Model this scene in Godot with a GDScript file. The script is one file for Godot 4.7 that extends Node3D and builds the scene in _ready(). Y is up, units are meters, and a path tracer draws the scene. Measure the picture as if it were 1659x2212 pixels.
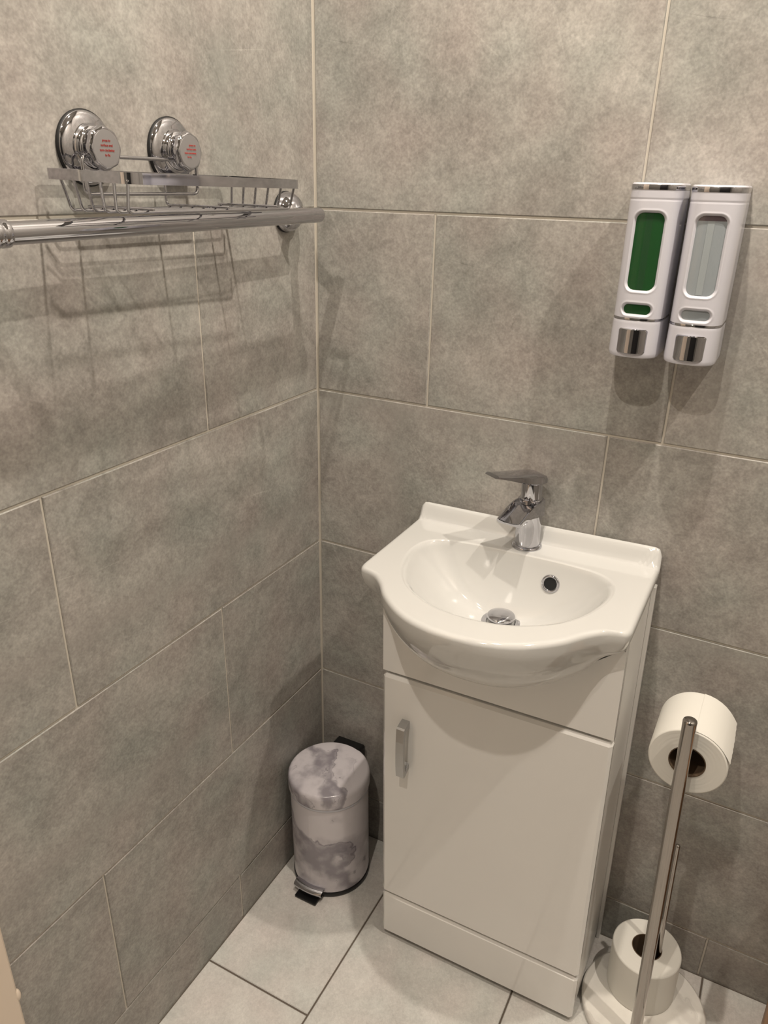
extends Node3D
# A small tiled washroom corner: vanity unit with basin, pedal bin, toilet roll stand, two soap dispensers, wire shelf and towel rail.

const TILT := 0.0209          # the floor falls towards the left-hand wall (radians)
const FLOOR0 := -0.011        # height of the floor where it meets the left-hand wall
const ROOM_X := 1.6
const ROOM_Z := 1.75
const ROOM_Y := 2.5

var M := {}
var used := {}
var rng := RandomNumberGenerator.new()


# ------------------------------------------------------------------ mesh building
class Shape:
	var v := PackedVector3Array()
	var n := PackedVector3Array()
	var t := PackedVector2Array()
	var i := PackedInt32Array()

	func tri(a: Vector3, b: Vector3, c: Vector3, ua := Vector2.ZERO, ub := Vector2.ZERO, uc := Vector2.ZERO) -> void:
		var m := (b - a).cross(c - a).normalized()
		var k := v.size()
		v.append(a); v.append(b); v.append(c)
		n.append(m); n.append(m); n.append(m)
		t.append(ua); t.append(ub); t.append(uc)
		i.append(k); i.append(k + 2); i.append(k + 1)

	func quad(a: Vector3, b: Vector3, c: Vector3, d: Vector3) -> void:
		# counter-clockwise as seen from outside; uv in metres
		var m := (b - a).cross(d - a)
		if m.length() < 1e-14:
			m = (c - a).cross(d - a)
		m = m.normalized()
		var ax := Vector3.RIGHT if absf(m.x) < 0.7 else Vector3.BACK
		var ay := Vector3.UP if absf(m.y) < 0.7 else Vector3.BACK
		var k := v.size()
		for p in [a, b, c, d]:
			v.append(p); n.append(m); t.append(Vector2(ax.dot(p), -ay.dot(p)))
		for j in [0, 2, 1, 0, 3, 2]:
			i.append(k + j)

	func grid(rows: Array, closed := false, flip := false, uvs: Array = []) -> void:
		# rows of points: one smooth surface
		var nr := rows.size()
		var nc: int = rows[0].size()
		var k := v.size()
		var acc := PackedVector3Array()
		acc.resize(nr * nc)
		var faces := PackedInt32Array()
		var last := nc if closed else nc - 1
		for r in nr - 1:
			var ra: PackedVector3Array = rows[r]
			var rb: PackedVector3Array = rows[r + 1]
			for c in last:
				var c2 := (c + 1) % nc
				var pa := ra[c]; var pb := ra[c2]; var pc := rb[c2]; var pd := rb[c]
				var m := (pc - pa).cross(pd - pb)
				if flip:
					m = -m
				var ia := r * nc + c; var ib := r * nc + c2; var ic := (r + 1) * nc + c2; var id := (r + 1) * nc + c
				acc[ia] += m; acc[ib] += m; acc[ic] += m; acc[id] += m
				if flip:
					for q in [ia, ib, ic, ia, ic, id]: faces.append(k + q)
				else:
					for q in [ia, ic, ib, ia, id, ic]: faces.append(k + q)
		for r in nr:
			var rr: PackedVector3Array = rows[r]
			for c in nc:
				v.append(rr[c])
				n.append(acc[r * nc + c].normalized())
				if uvs.size():
					t.append(uvs[r][c])
				else:
					t.append(Vector2(float(c) / maxi(nc - 1, 1), float(r) / maxi(nr - 1, 1)))
		i.append_array(faces)

	func fan(ring: PackedVector3Array, up: Vector3, planar := 0.0) -> void:
		var c := Vector3.ZERO
		for p in ring: c += p
		c /= ring.size()
		var k := v.size()
		v.append(c); n.append(up); t.append(Vector2(0.5, 0.5) if planar > 0.0 else Vector2.ZERO)
		for p in ring:
			v.append(p); n.append(up)
			t.append(Vector2(0.5 + (p.x - c.x) * planar, 0.5 + (p.z - c.z) * planar) if planar > 0.0 else Vector2(p.x, p.z))
		var s := ring.size()
		var ccw := (ring[0] - c).cross(ring[1] - c).dot(up) > 0.0
		for j in s:
			var a := k + 1 + j
			var b := k + 1 + (j + 1) % s
			i.append(k)
			i.append(b if ccw else a)
			i.append(a if ccw else b)

	func ring(c: Vector3, ax: Vector3, ay: Vector3, r: float, s: int) -> PackedVector3Array:
		var o := PackedVector3Array()
		for j in s:
			var a := TAU * j / s
			o.append(c + (ax * cos(a) + ay * sin(a)) * r)
		return o

	func lathe(parts: Array, base: Vector3, axis: Vector3, s := 40) -> void:
		# parts: arrays of Vector2(radius, height along axis); each array is smooth by itself
		var f := Vector3.RIGHT if absf(axis.x) < 0.8 else Vector3.UP
		var ax := axis.cross(f).normalized()
		var ay := axis.cross(ax).normalized()
		for prof in parts:
			var rows: Array = []
			for p in prof:
				rows.append(ring(base + axis * p.y, ax, ay, maxf(p.x, 0.00002), s))
			grid(rows, true, false)

	func tube(path: PackedVector3Array, r: float, s := 12, closed := false) -> void:
		var rows: Array = []
		var m := path.size()
		var prev := Vector3.ZERO
		for j in m:
			var a := path[(j - 1 + m) % m] if closed else path[maxi(j - 1, 0)]
			var b := path[(j + 1) % m] if closed else path[mini(j + 1, m - 1)]
			var d := (b - a).normalized()
			if prev == Vector3.ZERO:
				prev = d.cross(Vector3.UP if absf(d.y) < 0.9 else Vector3.RIGHT).normalized()
			prev = (prev - d * prev.dot(d)).normalized()
			var q := d.cross(prev)
			if not closed and j == 0:
				for e in [[0.62, 0.02], [0.60, 0.3], [0.50, 0.66], [0.28, 0.92]]:
					rows.append(ring(path[j] - d * r * e[0], prev, q, r * e[1], s))
			rows.append(ring(path[j], prev, q, r, s))
			if not closed and j == m - 1:
				for e in [[0.28, 0.92], [0.50, 0.66], [0.60, 0.3], [0.62, 0.02]]:
					rows.append(ring(path[j] + d * r * e[0], prev, q, r * e[1], s))
		if closed:
			rows.append(rows[0])
		grid(rows, true, true)

	func box(lo: Vector3, hi: Vector3, c := 0.001) -> void:
		# chamfered box, 44 triangles
		var ax := [Vector3.RIGHT, Vector3.UP, Vector3.BACK]
		var mid := (lo + hi) * 0.5
		var h := (hi - lo) * 0.5
		for k in 3:
			var u := (k + 1) % 3
			var w := (k + 2) % 3
			for s in [-1.0, 1.0]:
				var o: Vector3 = mid + ax[k] * (h[k] * s)
				var eu: Vector3 = ax[u] * (h[u] - c)
				var ew: Vector3 = ax[w] * (h[w] - c)
				if s > 0: quad(o - eu - ew, o + eu - ew, o + eu + ew, o - eu + ew)
				else: quad(o - eu - ew, o - eu + ew, o + eu + ew, o + eu - ew)
		for k in 3:
			var u := (k + 1) % 3
			var w := (k + 2) % 3
			for su in [-1.0, 1.0]:
				for sw in [-1.0, 1.0]:
					var e: Vector3 = ax[k] * (h[k] - c)
					var p: Vector3 = mid + ax[u] * (h[u] * su) + ax[w] * ((h[w] - c) * sw)
					var q: Vector3 = mid + ax[u] * ((h[u] - c) * su) + ax[w] * (h[w] * sw)
					if su * sw > 0: quad(p - e, p + e, q + e, q - e) if false else quad(p - e, q - e, q + e, p + e)
					else: quad(p - e, p + e, q + e, q - e)
		for sx in [-1.0, 1.0]:
			for sy in [-1.0, 1.0]:
				for sz in [-1.0, 1.0]:
					var g := Vector3(h.x * sx, h.y * sy, h.z * sz)
					var a := mid + g - Vector3(0, c * sy, c * sz)
					var b := mid + g - Vector3(c * sx, 0, c * sz)
					var d := mid + g - Vector3(c * sx, c * sy, 0)
					if sx * sy * sz > 0: tri(a, b, d)
					else: tri(a, d, b)

	func sheet(pts: PackedVector3Array, wide: Vector3, thick: float) -> void:
		# a thin strip: the path pts swept along wide, with thickness
		var top := PackedVector3Array(); var top2 := PackedVector3Array()
		var low := PackedVector3Array(); var low2 := PackedVector3Array()
		for j in pts.size():
			var d := (pts[mini(j + 1, pts.size() - 1)] - pts[maxi(j - 1, 0)]).normalized()
			var m := d.cross(wide.normalized()) * thick * 0.5
			top.append(pts[j] + m); top2.append(pts[j] + m + wide)
			low.append(pts[j] - m); low2.append(pts[j] - m + wide)
		grid([top, top2], false, true); grid([low, low2], false, false)
		grid([top, low], false, false); grid([top2, low2], false, true)
		quad(top[0], top2[0], low2[0], low[0])
		var e := pts.size() - 1
		quad(top[e], low[e], low2[e], top2[e])

	func mesh() -> ArrayMesh:
		var a := []
		a.resize(Mesh.ARRAY_MAX)
		a[Mesh.ARRAY_VERTEX] = v
		a[Mesh.ARRAY_NORMAL] = n
		a[Mesh.ARRAY_TEX_UV] = t
		a[Mesh.ARRAY_INDEX] = i
		var m := ArrayMesh.new()
		m.add_surface_from_arrays(Mesh.PRIMITIVE_TRIANGLES, a)
		return m


# ------------------------------------------------------------------ scene helpers
func numbered(called: String) -> String:
	if not used.has(called):
		used[called] = 0
		return called
	used[called] += 1
	return "%s_%03d" % [called, used[called]]


func obj(called: String, s: Shape, m: Material, parent: Node3D) -> MeshInstance3D:
	return put(called, s.mesh(), m, parent)


func put(called: String, mesh: Mesh, m: Material, parent: Node3D) -> MeshInstance3D:
	var o := MeshInstance3D.new()
	o.name = called
	o.mesh = mesh
	o.material_override = m
	o.cast_shadow = GeometryInstance3D.SHADOW_CASTING_SETTING_ON
	parent.add_child(o, true)
	return o


func thing(called: String, label: String, category: String, at := Vector3.ZERO, group := "") -> Node3D:
	var o := Node3D.new()
	o.name = numbered(called)
	add_child(o)
	o.position = at
	o.set_meta("label", label)
	o.set_meta("category", category)
	if group: o.set_meta("group", group)
	return o


func structure(called: String, label: String, category: String) -> Node3D:
	var o := thing(called, label, category)
	o.set_meta("kind", "structure")
	return o


func on_floor(x: float, z: float) -> Vector3:
	# a point given along the sloping floor, in room coordinates
	return Vector3(x * cos(TILT), FLOOR0 + x * sin(TILT), z)


func std(color: Color, rough: float, metal := 0.0) -> StandardMaterial3D:
	var m := StandardMaterial3D.new()
	m.albedo_color = color
	m.roughness = rough
	m.metallic = metal
	return m


func layer(kind: int, freq: float, seed_: int, octaves: int, size: int, warp := 0.0) -> PackedByteArray:
	var f := FastNoiseLite.new()
	f.noise_type = FastNoiseLite.TYPE_SIMPLEX_SMOOTH
	f.seed = seed_
	f.frequency = freq
	f.fractal_type = kind
	f.fractal_octaves = octaves
	if warp > 0.0:
		f.domain_warp_enabled = true
		f.domain_warp_amplitude = warp
		f.domain_warp_frequency = freq * 1.3
	var im := f.get_seamless_image(size, size, false, false, 0.12, true)
	im.convert(Image.FORMAT_L8)
	return im.get_data()


func stone_image(size: int, dark: Color, light: Color, seed_: int, strokes: int, strength: float) -> Image:
	# cement-look stoneware: clouds, mottling, fine grain and faint trowel strokes
	var a := layer(FastNoiseLite.FRACTAL_FBM, 3.2 / size, seed_, 3, size)
	var b := layer(FastNoiseLite.FRACTAL_FBM, 16.0 / size, seed_ + 1, 4, size, 30.0)
	var c := layer(FastNoiseLite.FRACTAL_FBM, 62.0 / size, seed_ + 2, 4, size, 12.0)
	var d := layer(FastNoiseLite.FRACTAL_RIDGED, 30.0 / size, seed_ + 3, 3, size, 30.0)
	var e := layer(FastNoiseLite.FRACTAL_FBM, 170.0 / size, seed_ + 4, 2, size, 6.0)
	var g := layer(FastNoiseLite.FRACTAL_FBM, 5.0 / size, seed_ + 5, 2, size)
	var lines := PackedFloat32Array()
	lines.resize(size * size)
	var r := RandomNumberGenerator.new()
	r.seed = seed_ * 7 + 3
	for k in strokes:
		var x := r.randf() * size
		var y := r.randf() * size
		var ang := deg_to_rad(62.0 + r.randfn(0, 16.0))
		if r.randf() < 0.2: ang = r.randf() * PI
		var n := int(size * r.randf_range(0.04, 0.16))
		var up := r.randf_range(0.35, 1.0) * (1.0 if r.randf() < 0.5 else -0.9)
		var bend := r.randfn(0, 0.0016)
		var wide := r.randi_range(1, 5)
		for j in n:
			var fade := sin(PI * j / n)
			for w in wide:
				var px := posmod(int(x) + w, size)
				var py := posmod(int(y), size)
				lines[py * size + px] += up * fade / sqrt(wide) * 0.9
			x += cos(ang); y += sin(ang); ang += bend
	var out := PackedByteArray()
	out.resize(size * size * 3)
	var dr := dark.r * 255.0; var dg := dark.g * 255.0; var db := dark.b * 255.0
	var lr := light.r * 255.0 - dr; var lg := light.g * 255.0 - dg; var lb := light.b * 255.0 - db
	for p in size * size:
		var veins := maxf(d[p] - 175.0, 0.0) / 80.0
		var l := 0.5 + strength * ((a[p] - 127.0) * 0.0014 + (b[p] - 127.0) * 0.0012 + (c[p] - 127.0) * 0.0015 + (e[p] - 127.0) * 0.0015 + veins * 0.11 + lines[p] * 0.2)
		l = clampf(l, 0.0, 1.0)
		var warm := (g[p] - 127.0) * 0.022
		out[p * 3] = int(clampf(dr + lr * l + warm, 0, 255))
		out[p * 3 + 1] = int(clampf(dg + lg * l - warm * 0.3, 0, 255))
		out[p * 3 + 2] = int(clampf(db + lb * l - warm * 0.2, 0, 255))
	return Image.create_from_data(size, size, false, Image.FORMAT_RGB8, out)


func marble_image(size: int, base: Color, vein: Color, seed_: int, amount: float) -> Image:
	# printed marble: broad diagonal streaks with a sharp edge, thin dark veins along them
	var b := layer(FastNoiseLite.FRACTAL_FBM, 2.2 / size, seed_ + 1, 4, size)
	var c := layer(FastNoiseLite.FRACTAL_FBM, 5.0 / size, seed_ + 2, 5, size)
	var out := PackedByteArray()
	out.resize(size * size * 3)
	for p in size * size:
		var x := float(p % size) / size
		var y := float(p / size) / size
		var nb := (b[p] - 127.0) / 127.0
		var nc := (c[p] - 127.0) / 127.0
		var u := TAU * (y - x) + 2.5 + nb * 0.8 + nc * 0.3
		var s := sin(u)
		var streak := smoothstep(0.0, 0.30, s) * (1.0 - smoothstep(0.15, 1.05, s + nc * 0.5)) * 0.72
		var line := exp(-pow((s - 0.10 + nc * 0.10) / 0.035, 2.0)) * smoothstep(-0.15, 0.45, nb * 0.6 + nc)
		var s2 := sin(u * 2.0 + nc * 1.6 + 1.3)
		var fine := exp(-pow(s2 / 0.06, 2.0)) * smoothstep(0.05, 0.5, nc) * 0.5
		var cloud := smoothstep(0.0, 0.9, nc * 0.6 + nb * 0.5) * 0.4
		var k := clampf((streak + line * 0.55 + fine + cloud) * amount, 0.0, 1.0)
		var q := base.lerp(vein, k)
		out[p * 3] = int(q.r * 255.0); out[p * 3 + 1] = int(q.g * 255.0); out[p * 3 + 2] = int(q.b * 255.0)
	return Image.create_from_data(size, size, false, Image.FORMAT_RGB8, out)


func tex(im: Image) -> ImageTexture:
	im.generate_mipmaps()
	return ImageTexture.create_from_image(im)


# ------------------------------------------------------------------ materials
func make_materials() -> void:
	var wall_tex := tex(stone_image(1024, Color(0.465, 0.454, 0.436), Color(0.755, 0.74, 0.715), 11, 190, 0.9))
	var floor_tex := tex(stone_image(512, Color(0.69, 0.68, 0.665), Color(0.95, 0.94, 0.92), 41, 60, 0.7))
	var fine := FastNoiseLite.new()
	fine.seed = 5
	fine.frequency = 0.03
	fine.fractal_octaves = 4
	var bumps := NoiseTexture2D.new()
	bumps.noise = fine
	bumps.width = 512; bumps.height = 512
	bumps.seamless = true
	bumps.as_normal_map = true
	bumps.bump_strength = 1.2
	M.wall = []
	for k in 7:
		var m := std(Color.WHITE, 0.46)
		m.albedo_texture = wall_tex
		m.metallic_specular = 0.45
		m.uv1_scale = Vector3(1.2, 1.2, 1)
		m.uv1_offset = Vector3(fmod(k * 0.377 + 0.11, 1.0), fmod(k * 0.617 + 0.2, 1.0), 0)
		m.normal_enabled = true
		m.normal_texture = bumps
		m.normal_scale = 0.25
		M.wall.append(m)
	M.floor = []
	for k in 5:
		var m := std(Color.WHITE, 0.42)
		m.albedo_texture = floor_tex
		m.uv1_scale = Vector3(1.6, 1.6, 1)
		m.uv1_offset = Vector3(fmod(k * 0.43 + 0.3, 1.0), fmod(k * 0.29 + 0.1, 1.0), 0)
		M.floor.append(m)
	M.grout = std(Color(0.79, 0.765, 0.72), 0.85)
	M.floor_grout = std(Color(0.40, 0.365, 0.33), 0.9)
	M.chrome = std(Color(0.755, 0.755, 0.775), 0.05, 1.0)
	M.satin = std(Color(0.70, 0.70, 0.70), 0.28, 1.0)
	M.steel = std(Color(0.66, 0.64, 0.62), 0.09, 1.0)
	M.gloss_white = std(Color(0.945, 0.94, 0.93), 0.12)
	M.gloss_white.clearcoat_enabled = true
	M.gloss_white.clearcoat = 0.5
	M.gloss_white.clearcoat_roughness = 0.08
	M.carcass = std(Color(0.93, 0.925, 0.915), 0.3)
	M.ceramic = std(Color(0.82, 0.82, 0.812), 0.09)
	M.ceramic.clearcoat_enabled = true
	M.ceramic.clearcoat = 0.6
	M.ceramic.clearcoat_roughness = 0.04
	M.black = std(Color(0.055, 0.055, 0.06), 0.35)
	M.rubber = std(Color(0.04, 0.04, 0.045), 0.6)
	M.dark = std(Color(0.05, 0.06, 0.07), 0.4)
	M.plastic = std(Color(0.80, 0.80, 0.835), 0.16)
	M.green = std(Color(0.0, 0.26, 0.06), 0.2)
	M.green.metallic_specular = 0.2
	M.green_tube = std(Color(0.03, 0.24, 0.08), 0.3)
	M.green_tube.metallic_specular = 0.2
	M.clear_tube = std(Color(0.605, 0.635, 0.65), 0.2)
	M.clear_soap = std(Color(0.57, 0.60, 0.62), 0.12)
	M.empty = std(Color(0.34, 0.29, 0.31), 0.25)
	M.pane = std(Color(0.95, 0.97, 0.96, 0.02), 0.03)
	M.pane.metallic_specular = 0.25
	M.pane.transparency = BaseMaterial3D.TRANSPARENCY_ALPHA
	M.paper = std(Color(0.88, 0.872, 0.845), 0.95)
	M.paper.rim_enabled = true
	M.paper.rim = 0.15
	M.cardboard = std(Color(0.36, 0.29, 0.22), 0.9)
	M.paint = std(Color(0.89, 0.825, 0.755), 0.45)
	M.plaster = std(Color(0.70, 0.69, 0.67), 0.8)
	M.wall_paint = std(Color(0.42, 0.41, 0.39), 0.7)
	M.dark_door = std(Color(0.085, 0.08, 0.085), 0.5)
	M.sticker = std(Color(0.60, 0.59, 0.59), 0.35, 0.4)
	M.red = std(Color(0.66, 0.20, 0.17), 0.6)
	var marble := tex(marble_image(512, Color(0.86, 0.84, 0.86), Color(0.46, 0.44, 0.475), 77, 0.9))
	M.bin = std(Color.WHITE, 0.22)
	M.bin.albedo_texture = marble
	M.bin.uv1_scale = Vector3(1.0, 1.0, 1)
	M.bin_lid = std(Color.WHITE, 0.2)
	M.bin_lid.albedo_texture = marble
	M.bin_lid.uv1_offset = Vector3(0.1, 0.74, 0)
	M.slab = std(Color.WHITE, 0.12)
	M.slab.albedo_texture = tex(marble_image(256, Color(0.95, 0.94, 0.915), Color(0.72, 0.70, 0.68), 93, 0.5))
	var wood := FastNoiseLite.new()
	wood.seed = 9
	wood.frequency = 0.02
	var grain := NoiseTexture2D.new()
	grain.noise = wood
	grain.width = 256; grain.height = 256
	grain.seamless = true
	var ramp := Gradient.new()
	ramp.set_color(0, Color(0.50, 0.385, 0.29)); ramp.set_color(1, Color(0.68, 0.54, 0.42))
	grain.color_ramp = ramp
	M.wood = std(Color.WHITE, 0.5)
	M.wood.albedo_texture = grain
	M.wood.uv1_scale = Vector3(9, 1.2, 1)
	M.lens = std(Color(1, 1, 1), 0.5)
	M.lens.emission_enabled = true
	M.lens.emission = Color(1.0, 0.93, 0.84)
	M.lens.emission_energy_multiplier = 6.0


# ------------------------------------------------------------------ the room
var tile_cache := {}

func tile_mesh(w: float, h: float, cap := 0.0012) -> ArrayMesh:
	# a tile in the xy plane with its face at z = 0 and eased edges; its lower left corner at the origin
	var key := Vector2i(roundi(w * 2000), roundi(h * 2000))
	if tile_cache.has(key): return tile_cache[key]
	var s := Shape.new()
	var d := -0.009
	var c := cap
	var a := Vector3(c, c, 0); var b := Vector3(w - c, c, 0); var e := Vector3(w - c, h - c, 0); var f := Vector3(c, h - c, 0)
	var a1 := Vector3(0, 0, -c); var b1 := Vector3(w, 0, -c); var e1 := Vector3(w, h, -c); var f1 := Vector3(0, h, -c)
	var a2 := Vector3(0, 0, d); var b2 := Vector3(w, 0, d); var e2 := Vector3(w, h, d); var f2 := Vector3(0, h, d)
	s.quad(a, b, e, f)
	s.quad(a1, b1, b, a); s.quad(b1, e1, e, b); s.quad(e1, f1, f, e); s.quad(f1, a1, a, f)
	s.quad(a2, b2, b1, a1); s.quad(b2, e2, e1, b1); s.quad(e2, f2, f1, e1); s.quad(f2, a2, a1, f1)
	tile_cache[key] = s.mesh()
	return tile_cache[key]


func tile_wall(root: Node3D, x0: float, x1: float, rows: Array, basis_: Basis, origin: Vector3, mats: Array, joint: float) -> void:
	# rows: [y0, y1, [joint positions]] measured in the wall's own plane
	for r in rows:
		var cuts: Array = [x0]
		for j in r[2]:
			if j > x0 + 0.02 and j < x1 - 0.02: cuts.append(j)
		cuts.append(x1)
		for k in cuts.size() - 1:
			var l: float = cuts[k] + joint * 0.5
			var w: float = cuts[k + 1] - cuts[k] - joint
			var h: float = r[1] - r[0] - joint
			var o := put("tile", tile_mesh(w, h), mats[rng.randi() % mats.size()], root)
			var uneven := rng.randf_range(-0.0003, 0.0003)
			o.transform = Transform3D(basis_, origin + basis_ * Vector3(l, r[0] + joint * 0.5, uneven))


func slab(root: Node3D, called: String, lo: Vector3, hi: Vector3, m: Material) -> void:
	var s := Shape.new()
	s.box(lo, hi, 0.0005)
	obj(called, s, m, root)


func build_room() -> void:
	rng.seed = 20
	var J := 0.0032
	var levels := [-0.035, 0.102, 0.402, 0.702, 1.002, 1.302, 1.602, 1.902, 2.202, ROOM_Y]
	# left-hand wall: face at x = 0, running towards the camera to the door frame
	var left := structure("wall_left", "grey cement-look tiled wall carrying the towel rail and wire shelf", "wall")
	slab(left, "grout_bed", Vector3(-0.1, -0.06, -0.1), Vector3(-0.0020, ROOM_Y, 0.757), M.grout)
	slab(left, "lintel", Vector3(-0.1, 2.05, 0.757), Vector3(-0.0020, ROOM_Y, ROOM_Z + 0.1), M.plaster)
	slab(left, "pier", Vector3(-0.1, -0.06, 1.62), Vector3(-0.0020, 2.05, ROOM_Z + 0.1), M.plaster)
	var rows := []
	var lj := [[0.301], [0.596], [0.296], [0.591], [0.296], [0.596], [0.296], [0.596], [0.296]]
	for k in 9:
		# measured from the door frame end: local x runs from z = 0.757 back to the corner
		var js := []
		for z in lj[k]: js.append(0.757 - z)
		rows.append([levels[k], levels[k + 1], js])
	tile_wall(left, 0.0, 0.757 - 0.0008, rows, Basis(Vector3(0, 0, -1), Vector3.UP, Vector3.RIGHT), Vector3(0, 0, 0.757), M.wall, J)
	# back wall: face at z = 0
	var back := structure("wall_back", "grey cement-look tiled wall behind the basin and soap dispensers", "wall")
	slab(back, "grout_bed", Vector3(-0.1, -0.06, -0.1), Vector3(ROOM_X + 0.1, ROOM_Y, -0.0020), M.grout)
	var bj := [[0.22, 0.82, 1.42], [0.517, 1.117], [0.33, 0.98], [0.517, 1.117], [0.215, 0.594, 1.194], [0.513, 1.113], [0.215, 0.815], [0.513, 1.113], [0.3, 0.9]]
	rows = []
	for k in 9: rows.append([levels[k], levels[k + 1], bj[k]])
	tile_wall(back, 0.0008, ROOM_X, rows, Basis.IDENTITY, Vector3.ZERO, M.wall, J)
	# right-hand wall, out of frame but mirrored in the chrome
	var right := structure("wall_right", "grey cement-look tiled wall opposite the towel rail", "wall")
	slab(right, "grout_bed", Vector3(ROOM_X + 0.0020, -0.06, -0.1), Vector3(ROOM_X + 0.1, ROOM_Y, ROOM_Z + 0.1), M.grout)
	rows = []
	for k in 9: rows.append([levels[k], levels[k + 1], [0.3, 0.9, 1.5] if k % 2 else [0.6, 1.2]])
	tile_wall(right, 0.0, ROOM_Z, rows, Basis(Vector3(0, 0, 1), Vector3.UP, Vector3.LEFT), Vector3(ROOM_X, 0, 0), M.wall, J)
	# wall behind the camera
	var front := structure("wall_front", "grey painted wall facing the basin wall", "wall")
	slab(front, "plaster", Vector3(-0.1, -0.06, ROOM_Z), Vector3(ROOM_X + 0.1, ROOM_Y, ROOM_Z + 0.1), M.wall_paint)
	var dd := structure("door_2", "dark charcoal flush door in the grey painted wall", "door")
	slab(dd, "leaf", Vector3(0.5, 0.03, ROOM_Z - 0.035), Vector3(1.36, 2.0, ROOM_Z), M.dark_door)
	var ceil := structure("ceiling", "pale painted ceiling with three downlights", "ceiling")
	slab(ceil, "plasterboard", Vector3(-0.1, ROOM_Y, -0.1), Vector3(ROOM_X + 0.1, ROOM_Y + 0.1, ROOM_Z + 0.1), M.plaster)
	# floor, falling slightly to the left
	var fl := structure("floor", "pale grey stone-look tiled floor with dark joints", "floor")
	fl.position = Vector3(0, FLOOR0, 0)
	fl.rotation.z = TILT
	slab(fl, "grout_bed", Vector3(-0.1, -0.1, -0.1), Vector3(ROOM_X + 0.1, -0.0016, ROOM_Z + 0.1), M.floor_grout)
	var edges := [0.0, 0.222, 0.526, 0.829, 1.132, 1.435, ROOM_X]
	var cross := [[0.406, 1.006], [0.106, 0.706, 1.306], [0.56, 1.16], [0.26, 0.86, 1.46], [0.4, 1.0], [0.1, 0.7, 1.3]]
	for k in 6:
		var zs: Array = [0.0] + cross[k] + [ROOM_Z]
		for q in zs.size() - 1:
			var o := put("tile", tile_mesh(edges[k + 1] - edges[k] - 0.0032, zs[q + 1] - zs[q] - 0.0032), M.floor[rng.randi() % 5], fl)
			o.transform = Transform3D(Basis(Vector3.RIGHT, Vector3(0, 0, -1), Vector3.UP), Vector3(edges[k] + 0.0016, 0, zs[q + 1] - 0.0016))
	# painted door frame and door in the left-hand wall
	var trim := structure("trim_1", "cream painted door frame at the end of the tiled wall", "door frame")
	var s := Shape.new()
	s.box(Vector3(-0.1, 0.0, 0.7575), Vector3(0.010, 2.05, 0.815), 0.003)
	s.box(Vector3(-0.1, 0.0, 1.565), Vector3(0.010, 2.05, 1.62), 0.003)
	s.box(Vector3(-0.1, 1.99, 0.815), Vector3(0.010, 2.05, 1.565), 0.003)
	obj("frame", s, M.paint, trim)
	s = Shape.new()
	var blob: Array = []
	for q in 9:
		var a := PI * q / 8.0
		blob.append(Vector2(sin(a) * 0.0055, -cos(a) * 0.011))
	s.lathe([blob], Vector3(0.0055, 0.352, 0.7585), Vector3.UP, 14)
	obj("paint_drip", s, M.paint, trim)
	var door := structure("door_1", "cream painted panel door in the left-hand wall", "door")
	slab(door, "leaf", Vector3(-0.06, 0.01, 0.817), Vector3(-0.02, 1.988, 1.563), M.paint)
	for p in [Vector2(0.15, 0.9), Vector2(1.02, 1.86)]:
		slab(door, "panel", Vector3(-0.022, p.x, 0.92), Vector3(-0.014, p.y, 1.46), M.paint)


func downlight(x: float, z: float, energy: float, label: String) -> void:
	var t := thing("ceiling_downlight", label, "ceiling light", Vector3(x, ROOM_Y, z), "ceiling downlights")
	var s := Shape.new()
	s.lathe([[Vector2(0.028, -0.004), Vector2(0.036, -0.007), Vector2(0.043, -0.004), Vector2(0.044, 0.0)]], Vector3.ZERO, Vector3.UP, 40)
	obj("bezel", s, M.chrome, t)
	s = Shape.new()
	s.lathe([[Vector2(0.0, -0.0045), Vector2(0.02, -0.0045), Vector2(0.028, -0.003)]], Vector3.ZERO, Vector3.UP, 32)
	obj("lamp_lens", s, M.lens, t)
	var l := SpotLight3D.new()
	l.name = "lamp_light"
	l.position = Vector3(0, -0.012, 0)
	l.rotation.x = -PI / 2
	l.spot_angle = 86.0
	l.spot_angle_attenuation = 0.5
	l.spot_attenuation = 2.0
	l.spot_range = 6.0
	l.light_size = 0.015
	l.light_energy = energy
	l.light_color = Color(1.0, 0.952, 0.89)
	l.shadow_enabled = true
	t.add_child(l)


# ------------------------------------------------------------------ vanity unit, basin, tap
const VX := 0.4385            # centre line of basin and cabinet, along the sloping floor

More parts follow.
